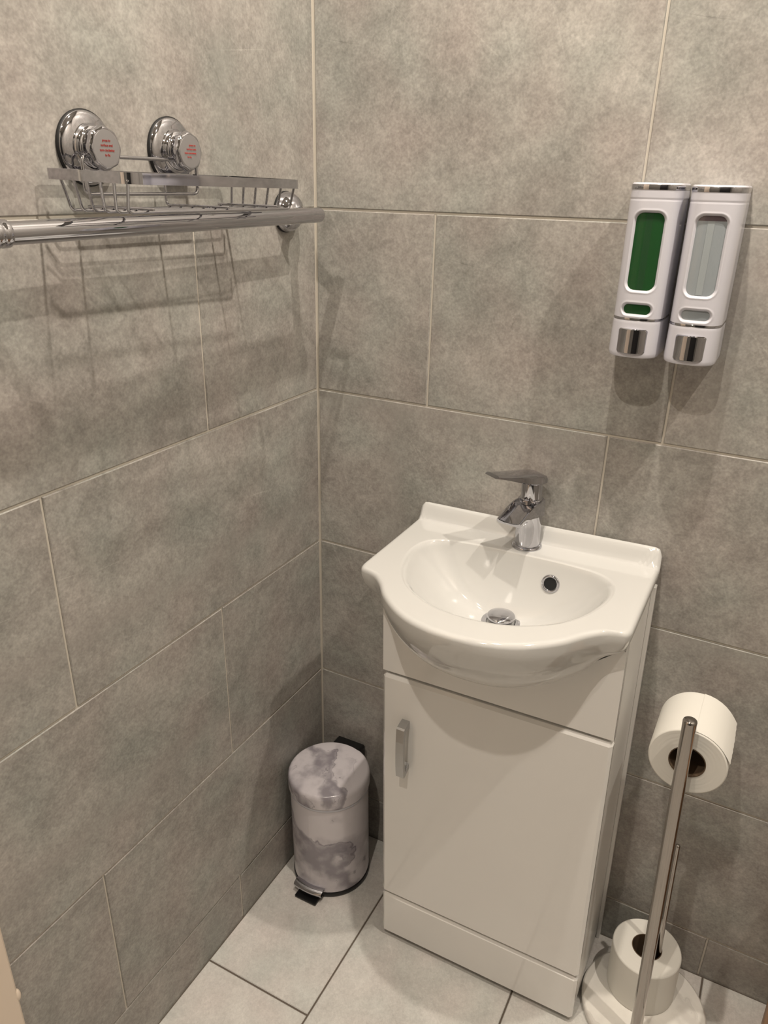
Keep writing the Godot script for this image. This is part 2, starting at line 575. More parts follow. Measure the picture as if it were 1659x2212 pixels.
func build_vanity() -> void:
	var t := thing("vanity_unit", "gloss white vanity cabinet with one door under the basin", "cabinet", on_floor(VX, 0.0))
	t.rotation.z = TILT
	var x0 := 0.262 - VX; var x1 := 0.636 - VX
	var s := Shape.new()
	s.box(Vector3(x0 + 0.002, 0.012, 0.002), Vector3(x0 + 0.018, 0.776, 0.183), 0.0008)
	s.box(Vector3(x1 - 0.018, 0.012, 0.002), Vector3(x1 - 0.002, 0.776, 0.183), 0.0008)
	s.box(Vector3(x0 + 0.018, 0.10, 0.002), Vector3(x1 - 0.018, 0.116, 0.18), 0.0008)
	s.box(Vector3(x0 + 0.018, 0.595, 0.16), Vector3(x1 - 0.018, 0.635, 0.183), 0.0008)
	s.box(Vector3(x0 + 0.018, 0.012, 0.004), Vector3(x1 - 0.018, 0.776, 0.010), 0.0008)
	obj("body", s, M.carcass, t)
	s = Shape.new()
	s.box(Vector3(x1 - 0.002, 0.0, 0.0006), Vector3(x1 + 0.0045, 0.776, 0.014), 0.001)
	obj("scribe_strip", s, M.carcass, t)
	s = Shape.new()
	# its upper edge is cut to the belly of the basin
	var low := PackedVector3Array(); var low2 := PackedVector3Array(); var low3 := PackedVector3Array(); var high := PackedVector3Array(); var high2 := PackedVector3Array(); var low4 := PackedVector3Array()
	for k in 41:
		var x := lerpf(x0, x1, k / 40.0)
		var y := minf(0.676 + 0.064 * pow(x / 0.16, 2.0), 0.772)
		low4.append(Vector3(x, 0.6125, 0.1835)); low.append(Vector3(x, 0.6125, 0.197)); low2.append(Vector3(x, 0.6155, 0.2))
		low3.append(Vector3(x, 0.6155, 0.2)); high.append(Vector3(x, y, 0.2)); high2.append(Vector3(x, y, 0.1835))
	s.grid([low4, low], false, false); s.grid([low, low2], false, false); s.grid([low3, high], false, false); s.grid([high, high2], false, false); s.grid([high2, low4], false, false)
	s.quad(low4[0], low[0], high[0], high2[0]); s.quad(low[40], low4[40], high2[40], high[40])
	obj("top_panel", s, M.gloss_white, t)
	s = Shape.new()
	s.box(Vector3(x0, 0.1165, 0.1835), Vector3(x1, 0.6085, 0.2025), 0.0048)
	var door := obj("door", s, M.gloss_white, t)
	s = Shape.new()
	s.box(Vector3(x0, 0.0105, 0.1835), Vector3(x1, 0.1125, 0.2025), 0.0048)
	obj("plinth", s, M.gloss_white, t)
	for x in [x0 + 0.03, x1 - 0.03]:
		for z in [0.03, 0.155]:
			s = Shape.new()
			s.lathe([[Vector2(0.013, 0.0), Vector2(0.013, 0.014)]], Vector3(x, 0.0, z), Vector3.UP, 14)
			obj("foot", s, M.black, t)
	# bow handle
	s = Shape.new()
	var hx0 := 0.2992 - VX; var hx1 := 0.3135 - VX
	var path := [Vector2(0.531, 0.2015), Vector2(0.527, 0.2205), Vector2(0.5245, 0.2235), Vector2(0.50, 0.2255), Vector2(0.475, 0.226), Vector2(0.45, 0.2255), Vector2(0.4265, 0.2235), Vector2(0.424, 0.2205), Vector2(0.432, 0.2015)]
	var inner := [Vector2(0.518, 0.2015), Vector2(0.518, 0.2155), Vector2(0.5165, 0.2170), Vector2(0.50, 0.2195), Vector2(0.475, 0.220), Vector2(0.45, 0.2195), Vector2(0.4355, 0.2170), Vector2(0.4345, 0.2155), Vector2(0.444, 0.2015)]
	for k in path.size() - 1:
		var a: Vector2 = path[k]; var b: Vector2 = path[k + 1]; var c: Vector2 = inner[k + 1]; var d: Vector2 = inner[k]
		var at := func(x: float, p: Vector2) -> Vector3: return Vector3(x, p.x, p.y)
		s.quad(at.call(hx0, a), at.call(hx0, b), at.call(hx1, b), at.call(hx1, a))
		s.quad(at.call(hx0, c), at.call(hx0, d), at.call(hx1, d), at.call(hx1, c))
		s.quad(at.call(hx0, d), at.call(hx0, c), at.call(hx0, b), at.call(hx0, a))
		s.quad(at.call(hx1, a), at.call(hx1, b), at.call(hx1, c), at.call(hx1, d))
	obj("handle", s, M.satin, door)


func spline(pts: Array, per: int) -> PackedVector2Array:
	var o := PackedVector2Array()
	for k in pts.size() - 1:
		var a: Vector2 = pts[maxi(k - 1, 0)]; var b: Vector2 = pts[k]; var c: Vector2 = pts[k + 1]; var d: Vector2 = pts[mini(k + 2, pts.size() - 1)]
		for j in per:
			o.append(b.cubic_interpolate(c, a, d, float(j) / per))
	o.append(pts[pts.size() - 1])
	return o


func mirrored(half: PackedVector2Array) -> PackedVector2Array:
	var o := PackedVector2Array(half)
	for k in range(half.size() - 2, 0, -1):
		o.append(Vector2(-half[k].x, half[k].y))
	return o


func hit(poly: PackedVector2Array, c: Vector2, dir: Vector2) -> Vector2:
	var best := 0.0
	for k in poly.size():
		var a := poly[k] - c
		var e := poly[(k + 1) % poly.size()] - poly[k]
		var den := dir.cross(e)
		if absf(den) < 1e-12: continue
		var u := a.cross(e) / den
		var w := a.cross(dir) / den
		if u > 0.0 and w >= -1e-6 and w <= 1.000001: best = maxf(best, u)
	return c + dir * best


const DECK := 0.8135
const BOWL_C := Vector2(-0.004, 0.155)
const DRAIN := Vector3(-0.008, 0.711, 0.122)
var rim_in := PackedVector2Array()
var rim_out := PackedVector2Array()

func deck_height(z: float) -> float:
	return DECK + 0.0265 * (1.0 - smoothstep(0.010, 0.024, z))


func bowl_at(p: Vector2, f: float) -> Vector3:
	# p on the bowl's rim, f 1 at the rim and 0 at the drain
	var y := 0.0
	if f > 0.93:
		var q := (1.0 - f) / 0.07
		y = DECK - 0.013 * q * q
	else:
		y = DRAIN.y + (DECK - 0.013 - DRAIN.y) * pow(f / 0.93, 2.5)
	return Vector3(lerpf(DRAIN.x, p.x, f), y, lerpf(DRAIN.z, p.y, f))


func build_basin() -> void:
	var t := thing("wash_basin", "glossy white ceramic basin with bowed front on the vanity cabinet", "basin", on_floor(VX, 0.0))
	t.rotation.z = TILT
	var half_in := spline([Vector2(0, 0.297), Vector2(0.045, 0.291), Vector2(0.085, 0.273), Vector2(0.118, 0.246), Vector2(0.142, 0.208), Vector2(0.156, 0.165), Vector2(0.159, 0.13), Vector2(0.15, 0.1), Vector2(0.125, 0.082), Vector2(0.085, 0.075), Vector2(0.04, 0.073), Vector2(0, 0.073)], 8)
	rim_in = mirrored(half_in)
	var half_out := spline([Vector2(0, 0.346), Vector2(0.035, 0.3435), Vector2(0.07, 0.3335), Vector2(0.1, 0.316), Vector2(0.13, 0.289), Vector2(0.153, 0.259), Vector2(0.170, 0.2425), Vector2(0.184, 0.2365), Vector2(0.196, 0.233), Vector2(0.2025, 0.222), Vector2(0.2035, 0.2), Vector2(0.2035, 0.15), Vector2(0.2035, 0.1), Vector2(0.2035, 0.05), Vector2(0.2035, 0.016), Vector2(0.200, 0.006), Vector2(0.19, 0.002), Vector2(0.1, 0.002), Vector2(0, 0.002)], 8)
	rim_out = mirrored(half_out)
	var N := 288
	var cols: Array = []          # for each direction a list of points, from the drain outwards
	for k in N:
		var a := TAU * k / N
		var dir := Vector2(sin(a), cos(a))
		var pin := hit(rim_in, BOWL_C, dir)
		var pout := hit(rim_out, BOWL_C, dir)
		var col := PackedVector3Array()
		for q in 34:
			var f := lerpf(0.1, 1.0, q / 33.0)
			if q > 24: f = lerpf(0.1 + 0.9 * 24.0 / 33.0, 1.0, (q - 24) / 9.0)
			col.append(bowl_at(pin, f))
		var inset := pout + (pin - pout).normalized() * 0.0075
		for q in range(1, 25):
			var p := pin.lerp(inset, q / 24.0)
			col.append(Vector3(p.x, deck_height(p.y), p.y))
		# rounded lip
		var hy := deck_height(inset.y)
		for q in range(1, 7):
			var b := PI / 2 * q / 6.0
			var p := inset.lerp(pout, sin(b))
			col.append(Vector3(p.x, hy - 0.0075 * (1.0 - cos(b)), p.y))
		# outside: a skirt at the sides and back, the bowl's belly at the front
		var w := smoothstep(0.205, 0.262, pout.y)
		var drop := lerpf(0.0, 0.008, w)
		var p0 := Vector3(pout.x, minf(hy, DECK) - 0.010 - drop, pout.y)
		var side := Vector3(pout.x - signf(pout.x) * 0.006, 0.774, minf(pout.y, 0.215))
		var ex := pout.x * 0.96
		var front := Vector3(ex, minf(0.668 + 0.064 * pow(ex / 0.16, 2.0), 0.772), 0.192)
		var e := side.lerp(front, w)
		var b1 := p0 + Vector3(-pout.x * 0.05, -0.045, -0.010) * w + Vector3(0, -0.012, 0) * (1.0 - w)
		var b2 := e + Vector3(0, 0.006, 0.085) * w * clampf((pout.y - 0.2) / 0.14, 0.0, 1.0) + Vector3(0, 0.01, 0) * (1.0 - w)
		for q in range(0, 17):
			var u := q / 16.0
			var m := 1.0 - u
			col.append(p0 * (m * m * m) + b1 * (3.0 * m * m * u) + b2 * (3.0 * m * u * u) + e * (u * u * u))
		var inw := Vector3(e.x * 0.9, e.y + 0.002, minf(e.z, 0.19) * 0.95 + 0.002)
		col.append(inw)
		cols.append(col)
	var rows: Array = []
	for r in cols[0].size():
		var row := PackedVector3Array()
		for k in N: row.append(cols[k][r])
		rows.append(row)
	var s := Shape.new()
	s.grid(rows, true, false)
	s.fan(rows[0], Vector3.UP)
	obj("bowl", s, M.ceramic, t)
	# pop-up waste
	s = Shape.new()
	var dc := DRAIN + Vector3(0, 0.0012, 0)
	s.lathe([[Vector2(0.031, 0.0), Vector2(0.030, 0.003), Vector2(0.024, 0.0035), Vector2(0.022, 0.001)]], dc, Vector3.UP, 40)
	var waste := obj("waste", s, M.chrome, t)
	s = Shape.new()
	s.lathe([[Vector2(0.012, 0.0), Vector2(0.012, 0.009)], [Vector2(0.0215, 0.008), Vector2(0.0225, 0.0105), Vector2(0.021, 0.0135), Vector2(0.012, 0.0155), Vector2(0.0, 0.016)], [Vector2(0.012, 0.009), Vector2(0.0215, 0.008)]], dc, Vector3.UP, 40)
	obj("plug", s, M.chrome, waste)
	# overflow in the back wall of the bowl
	var best := 1e9
	var at := Vector3.ZERO
	var nrm := Vector3.BACK
	for k in 400:
		var p := rim_in[int(rim_in.size() * k / 400.0)]
		if p.y > 0.14: continue
		for q in 60:
			var f := 0.5 + 0.49 * q / 60.0
			var c := bowl_at(p, f)
			var d := absf(c.x - 0.0535) + absf(c.y - 0.7775)
			if d < best:
				best = d
				at = c
				var du := bowl_at(p, f - 0.02) - c
				var dv := bowl_at(rim_in[(int(rim_in.size() * k / 400.0) + 2) % rim_in.size()], f) - c
				nrm = du.cross(dv).normalized()
				if nrm.z < 0: nrm = -nrm
	s = Shape.new()
	s.lathe([[Vector2(0.0148, -0.002), Vector2(0.0145, 0.0015), Vector2(0.0125, 0.0028), Vector2(0.0103, 0.0022), Vector2(0.0098, -0.001)]], at, nrm, 36)
	var ov := obj("overflow_ring", s, M.chrome, t)
	s = Shape.new()
	s.lathe([[Vector2(0.0, 0.0005), Vector2(0.0099, 0.0005)]], at, nrm, 30)
	obj("overflow_hole", s, M.dark, ov)


func build_tap() -> void:
	var t := thing("basin_tap", "chrome single-lever tap with open waterfall spout on the basin", "tap", on_floor(VX, 0.0) + Vector3(-sin(TILT), cos(TILT), 0) * DECK + Vector3(0, 0, 0.040))
	t.basis = Basis(Vector3.BACK, TILT) * Basis(Vector3.UP, -deg_to_rad(9.0))
	var s := Shape.new()
	s.lathe([[Vector2(0.0235, 0.0), Vector2(0.0240, 0.002), Vector2(0.0225, 0.0042), Vector2(0.0192, 0.0046)]], Vector3.ZERO, Vector3.UP, 48)
	obj("base_ring", s, M.chrome, t)
	# body: a round column that swells forwards under the spout
	s = Shape.new()
	var rows: Array = []
	for q in 19:
		var u := q / 18.0
		var y := lerpf(0.004, 0.0815, u)
		var row := PackedVector3Array()
		for k in 44:
			var a := TAU * k / 44
			var x := cos(a); var z := sin(a)
			var sq := lerpf(1.0, 0.8, smoothstep(0.4, 0.95, u))      # squarer section at the top
			x = signf(x) * pow(absf(x), sq); z = signf(z) * pow(absf(z), sq)
			var out := maxf(z, 0.0) * 0.012 * smoothstep(0.45, 0.95, u)
			row.append(Vector3(x * 0.0198, y - maxf(z, 0.0) * 0.010 * smoothstep(0.8, 1.0, u), z * 0.0198 + out))
		rows.append(row)
	s.grid(rows, true, true)
	s.fan(rows[18], Vector3.UP)
	obj("body", s, M.chrome, t)
	# spout: an open trough running forwards and slightly down
	s = Shape.new()
	rows = []
	for q in 17:
		var u := q / 16.0
		var z := lerpf(-0.012, 0.070, u)
		var y := 0.0815 - 0.0165 * pow(u, 1.3)
		var slope := Vector3(0, -0.0165 * 1.3 * pow(u + 0.01, 0.3), 0.082).normalized()
		var up := Vector3(0, slope.z, -slope.y)
		var w := lerpf(0.0195, 0.0205, u)
		var th := lerpf(0.030, 0.0052, pow(smoothstep(0.05, 1.0, u), 0.75))
		var wall := lerpf(0.0, 0.0042, smoothstep(0.1, 0.45, u)) * (1.0 - 0.55 * smoothstep(0.6, 1.0, u))
		var lip := 0.0024
		var o := Vector3(0, y, z)
		var row := PackedVector3Array()
		for p in [Vector2(-w, -th + 0.002), Vector2(-w, 0.0), Vector2(-w + 0.0006, wall), Vector2(-w + lip, wall), Vector2(-w + lip + 0.0022, 0.0002), Vector2(-w * 0.4, -0.0018), Vector2(w * 0.4, -0.0018), Vector2(w - lip - 0.0022, 0.0002), Vector2(w - lip, wall), Vector2(w - 0.0006, wall), Vector2(w, 0.0), Vector2(w, -th + 0.002), Vector2(w - 0.003, -th), Vector2(-w + 0.003, -th)]:
			row.append(o + Vector3(p.x, 0, 0) + up * p.y)
		rows.append(row)
	# the section is split into smooth strips so that its edges stay crisp
	for span in [[0, 1, 2], [2, 3], [3, 4, 5, 6, 7, 8], [8, 9], [9, 10, 11], [11, 12, 13, 0]]:
		var part: Array = []
		for r in rows:
			var row := PackedVector3Array()
			for k in span: row.append(r[k])
			part.append(row)
		s.grid(part, false, false)
	s.fan(rows[16], Vector3(0, -0.2, 0.98).normalized())
	s.fan(rows[0], Vector3(0, 0, -1))
	obj("spout", s, M.chrome, t)
	# cartridge neck and lever, the lever turned further to the left
	s = Shape.new()
	s.lathe([[Vector2(0.0180, 0.076), Vector2(0.0182, 0.0838)], [Vector2(0.0182, 0.0838), Vector2(0.0164, 0.0852)], [Vector2(0.0164, 0.0852), Vector2(0.0164, 0.1125)]], Vector3(0, 0, -0.001), Vector3.UP, 40)
	obj("neck", s, M.chrome, t)
	var lever := Node3D.new()
	lever.name = "lever"
	lever.position = Vector3(0, 0.1085, -0.001)
	lever.rotation.y = -deg_to_rad(24.0)
	t.add_child(lever)
	s = Shape.new()
	rows = []
	# along the lever: z, underside height, top height, half width
	var line := [[-0.0205, 0.0030, 0.0050, 0.0095], [-0.0195, 0.0005, 0.0085, 0.0135], [-0.0150, 0.0, 0.0135, 0.0165], [-0.006, 0.0, 0.0172, 0.0178], [0.006, 0.0008, 0.0190, 0.0180], [0.018, 0.0040, 0.0202, 0.0178], [0.032, 0.0088, 0.0215, 0.0174], [0.048, 0.0142, 0.0232, 0.0168], [0.064, 0.0196, 0.0252, 0.0160], [0.079, 0.0246, 0.0272, 0.0148]]
	for q in line:
		var row := PackedVector3Array()
		var lo: float = q[1]; var hi: float = q[2]; var hw: float = q[3]
		for p in [Vector2(-1, 0.12), Vector2(-1, 0.7), Vector2(-0.9, 0.92), Vector2(-0.4, 1.0), Vector2(0.4, 1.0), Vector2(0.9, 0.92), Vector2(1, 0.7), Vector2(1, 0.12), Vector2(0.86, 0.0), Vector2(-0.86, 0.0)]:
			row.append(Vector3(p.x * hw, lerpf(lo, hi, p.y), q[0] - 0.006 * (p.y - 0.5) * (1.0 if q[0] > 0.07 else 0.0)))
		rows.append(row)
	for span in [[1, 2, 3, 4, 5, 6], [6, 7], [7, 8], [8, 9], [9, 0], [0, 1]]:
		var part: Array = []
		for r in rows:
			var row := PackedVector3Array()
			for k in span: row.append(r[k])
			part.append(row)
		s.grid(part, false, false)
	s.fan(rows[0], Vector3(0, 0, -1))
	s.fan(rows[rows.size() - 1], Vector3(0, 0.2, 0.98).normalized())
	obj("paddle", s, M.chrome, lever)


# ------------------------------------------------------------------ soap dispensers
func soap_point(phi: float, y: float, grow: float, back: float) -> Vector3:
	# phi 0..1 runs along the outline from the wall on the right round the front to the wall on the left
	var hw := 0.0322 * grow
	var side := 0.16
	if phi < side:
		return Vector3(hw, y, lerpf(back, 0.040, phi / side))
	if phi > 1.0 - side:
		return Vector3(-hw, y, lerpf(0.040, back, (phi - 1.0 + side) / side))
	var a := PI * (phi - side) / (1.0 - 2.0 * side)
	var c := cos(a); var d := sin(a)
	return Vector3(signf(c) * pow(absf(c), 2.0 / 2.7) * hw, y, 0.040 + pow(d, 2.0 / 2.7) * 0.033 * grow)


func slot_distance(x: float, y: float) -> float:
	# signed distance to the long window and to the small oval one, negative inside
	var q := Vector2(absf(x) - (0.0193 - 0.011), absf(y - 0.1335) - (0.0485 - 0.011))
	var a := Vector2(maxf(q.x, 0), maxf(q.y, 0)).length() + minf(maxf(q.x, q.y), 0.0) - 0.011
	var o := Vector2(absf(x) - (0.0193 - 0.0078), absf(y - 0.0625))
	var b := Vector2(maxf(o.x, 0), o.y).length() - 0.0078
	return minf(a, b)


func soap_dispenser(x: float, top: float, label: String, fluid: Material, tube: Material, level: float) -> void:
	# origin at the wall, at the bottom of the body; 0.213 m tall
	var t := thing("soap_dispenser", label, "soap dispenser", Vector3(x, top - 0.213, 0.0006), "wall soap dispensers")
	var NP := 120
	var rows: Array = []
	var ny := 150
	for r in ny + 1:
		var y := lerpf(0.0515, 0.2065, float(r) / ny)
		var row := PackedVector3Array()
		for c in NP + 1:
			var phi := float(c) / NP
			var p := soap_point(phi, y, 1.0, 0.0)
			if p.z > 0.045:
				var sd := slot_distance(p.x, y)
				var nn := Vector3(p.x * 0.35, 0, 0.03).normalized()
				var deep := 1.0 - smoothstep(-0.0022, 0.0006, sd)
				var lipp := exp(-pow((sd - 0.0012) / 0.0011, 2.0)) * 0.0005
				p += nn * (lipp - 0.0042 * deep)
			# shallow seam below the top cap
			if absf(y - 0.1955) < 0.0011: p += Vector3(-p.x * 0.012, 0, -0.0004)
			row.append(p)
		rows.append(row)
	var s := Shape.new()
	s.grid(rows, false, true)
	obj("housing", s, M.plastic, t)
	# base with the push button
	s = Shape.new()
	rows = []
	for q in [[0.0, 0.97], [0.0015, 1.005], [0.006, 1.022], [0.03, 1.012], [0.044, 1.004], [0.0475, 1.0], [0.0482, 0.985]]:
		var row := PackedVector3Array()
		for c in 73: row.append(soap_point(c / 72.0, q[0], q[1], 0.0))
		rows.append(row)
	s.grid(rows, false, true)
	s.fan(rows[0], Vector3.DOWN)
	obj("base", s, M.plastic, t)
	# chrome trim rings
	for band in [[0.0482, 0.0516, 1.004, "trim_ring"], [0.2063, 0.2126, 1.012, "top_ring"]]:
		s = Shape.new()
		rows = []
		for q in [[band[0], 0.98], [band[0] + 0.0004, band[2]], [band[1] - 0.0004, band[2]], [band[1], 0.985]]:
			var row := PackedVector3Array()
			for c in 73: row.append(soap_point(c / 72.0, q[0], q[1], 0.0))
			rows.append(row)
		s.grid(rows, false, true)
		obj(band[3], s, M.chrome, t)
	s = Shape.new()
	rows = []
	for q in [[0.2126, 0.99], [0.2140, 0.975], [0.2146, 0.94]]:
		var row := PackedVector3Array()
		for c in 73: row.append(soap_point(c / 72.0, q[0], q[1], 0.0))
		rows.append(row)
	s.grid(rows, false, true)
	s.fan(rows[2], Vector3.UP)
	obj("lid", s, M.plastic, t)
	# what shows in the two windows: the soap, the empty bottle above it, and the clear panes
	for w in [[0.084, 0.183, "window", 64], [0.0535, 0.0715, "sight_glass", 16]]:
		for kind in 3:
			var y0: float = w[0]; var y1: float = w[1]
			if kind == 0: y1 = minf(y1, level)
			if kind == 1: y0 = maxf(y0, level)
			if y1 - y0 < 0.002: continue
			rows = []
			var depth := 0.0028 if kind == 2 else 0.0036
			for r in int(w[3]) + 1:
				var y := lerpf(y0, y1, float(r) / w[3])
				var lo := 0.0
				for j in 60:
					var xx := 0.0205 * j / 59.0
					if slot_distance(xx, y) < -0.0004: lo = xx
				var row := PackedVector3Array()
				for c in 25:
					var xx := lerpf(lo, -lo, c / 24.0)
					var cc := pow(clampf(absf(xx) / 0.0322, 0, 1), 2.7 / 2.0)
					var zz := 0.040 + pow(sqrt(1.0 - cc * cc), 2.0 / 2.7) * 0.033
					row.append(Vector3(xx, y, zz - depth))
				rows.append(row)
			s = Shape.new()
			s.grid(rows, false, true)
			if kind == 0:
				var soap := obj("soap", s, fluid, t)
				if w[3] == 64:
					var strip: Array = []
					for r in [0.0, 0.5, 1.0]:
						var row := PackedVector3Array()
						for c in 5: row.append(Vector3(lerpf(0.0035, -0.0045, c / 4.0), lerpf(0.0875, minf(0.180, level), r), 0.0732 - 0.0035))
						strip.append(row)
					s = Shape.new()
					s.grid(strip, false, true)
					obj("dip_tube", s, tube, soap)
			elif kind == 1: obj("empty_bottle", s, M.empty, t)
			else: obj("pane", s, M.pane, t)
	# push button: a bright curved plate with cut corners
	s = Shape.new()
	rows = []
	for lay in [[0.0, 1.0], [0.0042, 1.0], [0.0054, 0.94]]:
		var row := PackedVector3Array()
		for p in [Vector2(-1, -0.86), Vector2(-0.86, -1), Vector2(-0.36, -1), Vector2(0, -1), Vector2(0.36, -1), Vector2(0.86, -1), Vector2(1, -0.86), Vector2(1, 0.86), Vector2(0.86, 1), Vector2(0.36, 1), Vector2(0, 1), Vector2(-0.36, 1), Vector2(-0.86, 1), Vector2(-1, 0.86)]:
			var px: float = p.x * 0.0188 * lay[1]
			row.append(Vector3(px, 0.0215 + p.y * 0.0163 * lay[1], 0.0722 - px * px * 18.0 + lay[0]))
		rows.append(row)
	s.grid([rows[0], rows[1]], true, false)
	s.grid([rows[1], rows[2]], true, false)
	obj("button_frame", s, M.chrome, t)
	s = Shape.new()
	var face: Array = []
	for r in 13:
		var v := lerpf(-0.94, 0.94, r / 12.0)
		var lim := 0.94 if absf(v) < 0.81 else 0.94 - (absf(v) - 0.81)
		var row := PackedVector3Array()
		for c in 25:
			var px := lerpf(-lim, lim, c / 24.0) * 0.0188
			row.append(Vector3(px, 0.0215 + v * 0.0163, 0.0722 + 0.0054 - px * px * 18.0))
		face.append(row)
	s.grid(face, false, false)
	obj("push_button", s, M.chrome, t)


# ------------------------------------------------------------------ towel rail and wire shelf on the left-hand wall
func suction_cup(t: Node3D, y: float, z: float, size: float, knob: bool, words: Array) -> void:
	# coordinates relative to the thing's origin; the cup faces +x
	var c := Vector3(0, y, z)
	var s := Shape.new()
	s.lathe([[Vector2(0.0385 * size, 0.0002), Vector2(0.0388 * size, 0.003), Vector2(0.0372 * size, 0.0042)]], c, Vector3.RIGHT, 48)
	obj("rubber_cup", s, M.rubber, t)
	s = Shape.new()
	if knob:
		s.lathe([[Vector2(0.0374, 0.0038), Vector2(0.0366, 0.006), Vector2(0.0330, 0.0082), Vector2(0.0285, 0.0095), Vector2(0.0250, 0.0105)], [Vector2(0.0250, 0.0105), Vector2(0.0236, 0.0120), Vector2(0.0228, 0.0160), Vector2(0.0205, 0.0172)], [Vector2(0.0205, 0.0172), Vector2(0.0172, 0.0185), Vector2(0.0166, 0.0225)]], c, Vector3.RIGHT, 48)
		obj("cup_cover", s, M.chrome, t)
		s = Shape.new()
		var rows: Array = []
		for q in [[0.0208, 0.0166], [0.0216, 0.0198], [0.0240, 0.0216], [0.0300, 0.0218], [0.0324, 0.0208], [0.0334, 0.0192]]:
			var row := PackedVector3Array()
			for k in 64:
				var a := TAU * k / 64
				var r: float = q[1] * (1.0 + 0.030 * cos(a * 8.0))
				row.append(c + Vector3(q[0], sin(a) * r, cos(a) * r))
			rows.append(row)
		s.grid(rows, true, true)
		s.fan(rows[5], Vector3.RIGHT)
		var kn := obj("locking_knob", s, M.chrome, t)
		s = Shape.new()
		s.lathe([[Vector2(0.0182, 0.0), Vector2(0.0180, 0.0004), Vector2(0.0, 0.0004)]], c + Vector3(0.0333, 0, 0), Vector3.RIGHT, 40)
		obj("label_disc", s, M.sticker, kn)
		for k in words.size():
			var tm := TextMesh.new()
			tm.text = words[k]
			var f := SystemFont.new()
			f.font_names = PackedStringArray(["Droid Sans"])
			tm.font = f
			tm.font_size = 32
			tm.pixel_size = 0.0001
			tm.depth = 0.0003
			tm.curve_step = 4.0
			var o := put("lettering", tm, M.red, kn)
			o.rotation.y = PI / 2
			if z < 0.0: o.rotation = Vector3(-0.45, PI / 2, 0)
			var drop := 0.0075 - 0.0048 * k
			o.position = c + Vector3(0.03395, drop, 0)
			if z < 0.0: o.position = c + Vector3(0.03395, drop * cos(0.45), drop * -sin(0.45))
	else:
		s.lathe([[Vector2(0.0290, 0.0038), Vector2(0.0285, 0.009), Vector2(0.0262, 0.0155), Vector2(0.0215, 0.0215), Vector2(0.0150, 0.0255), Vector2(0.0105, 0.0275), Vector2(0.0085, 0.031)]], c, Vector3.RIGHT, 48)
		s.tube(PackedVector3Array([c + Vector3(0.024, 0, 0), c + Vector3(0.05, 0, words[0] * 0.5), c + Vector3(0.074, 0, words[0])]), 0.0085, 20)
		obj("cup_cover", s, M.chrome, t)


func build_rail() -> void:
	# origin on the wall, level with the bar
	var t := thing("towel_rail", "chrome towel rail running along the wall below the wire shelf", "towel rail", Vector3(0.0006, 1.2985, 0.0))
	var s := Shape.new()
	var p := PackedVector3Array()
	for k in 20: p.append(Vector3(0.0745, -0.0012 - 0.0045 * (k / 19.0), lerpf(0.108, 0.735, k / 19.0)))
	s.tube(p, 0.0105, 28)
	obj("bar", s, M.chrome, t)
	suction_cup(t, 0.0, 0.0875, 0.77, false, [0.031])
	suction_cup(t, -0.001, 0.672, 0.77, false, [0.0])
	s = Shape.new()
	s.lathe([[Vector2(0.0105, 0.0), Vector2(0.0126, 0.0015), Vector2(0.0126, 0.0075), Vector2(0.0110, 0.009), Vector2(0.0126, 0.0105), Vector2(0.0126, 0.0165), Vector2(0.0105, 0.018)]], Vector3(0.0745, -0.0050, 0.634), Vector3.BACK, 32)
	obj("collar", s, M.chrome, t)


func sag(p: Vector3) -> Vector3:
	# the basket hangs slightly nose-down
	return p + Vector3(0, -0.026 * (p.x - 0.02) - 0.0105 * (0.14 - p.z), 0)


func bend(pts: Array, r: float) -> PackedVector3Array:
	# rounds the corners of a wire
	var o := PackedVector3Array()
	o.append(pts[0])
	for k in range(1, pts.size() - 1):
		var a: Vector3 = (pts[k - 1] - pts[k]).normalized()
		var b: Vector3 = (pts[k + 1] - pts[k]).normalized()
		var p: Vector3 = pts[k]
		var s: Vector3 = p + a * r
		var e: Vector3 = p + b * r
		for j in 6:
			var u := j / 5.0
			o.append(s * (1 - u) * (1 - u) + p * 2.0 * u * (1 - u) + e * u * u)
	o.append(pts[pts.size() - 1])
	return o


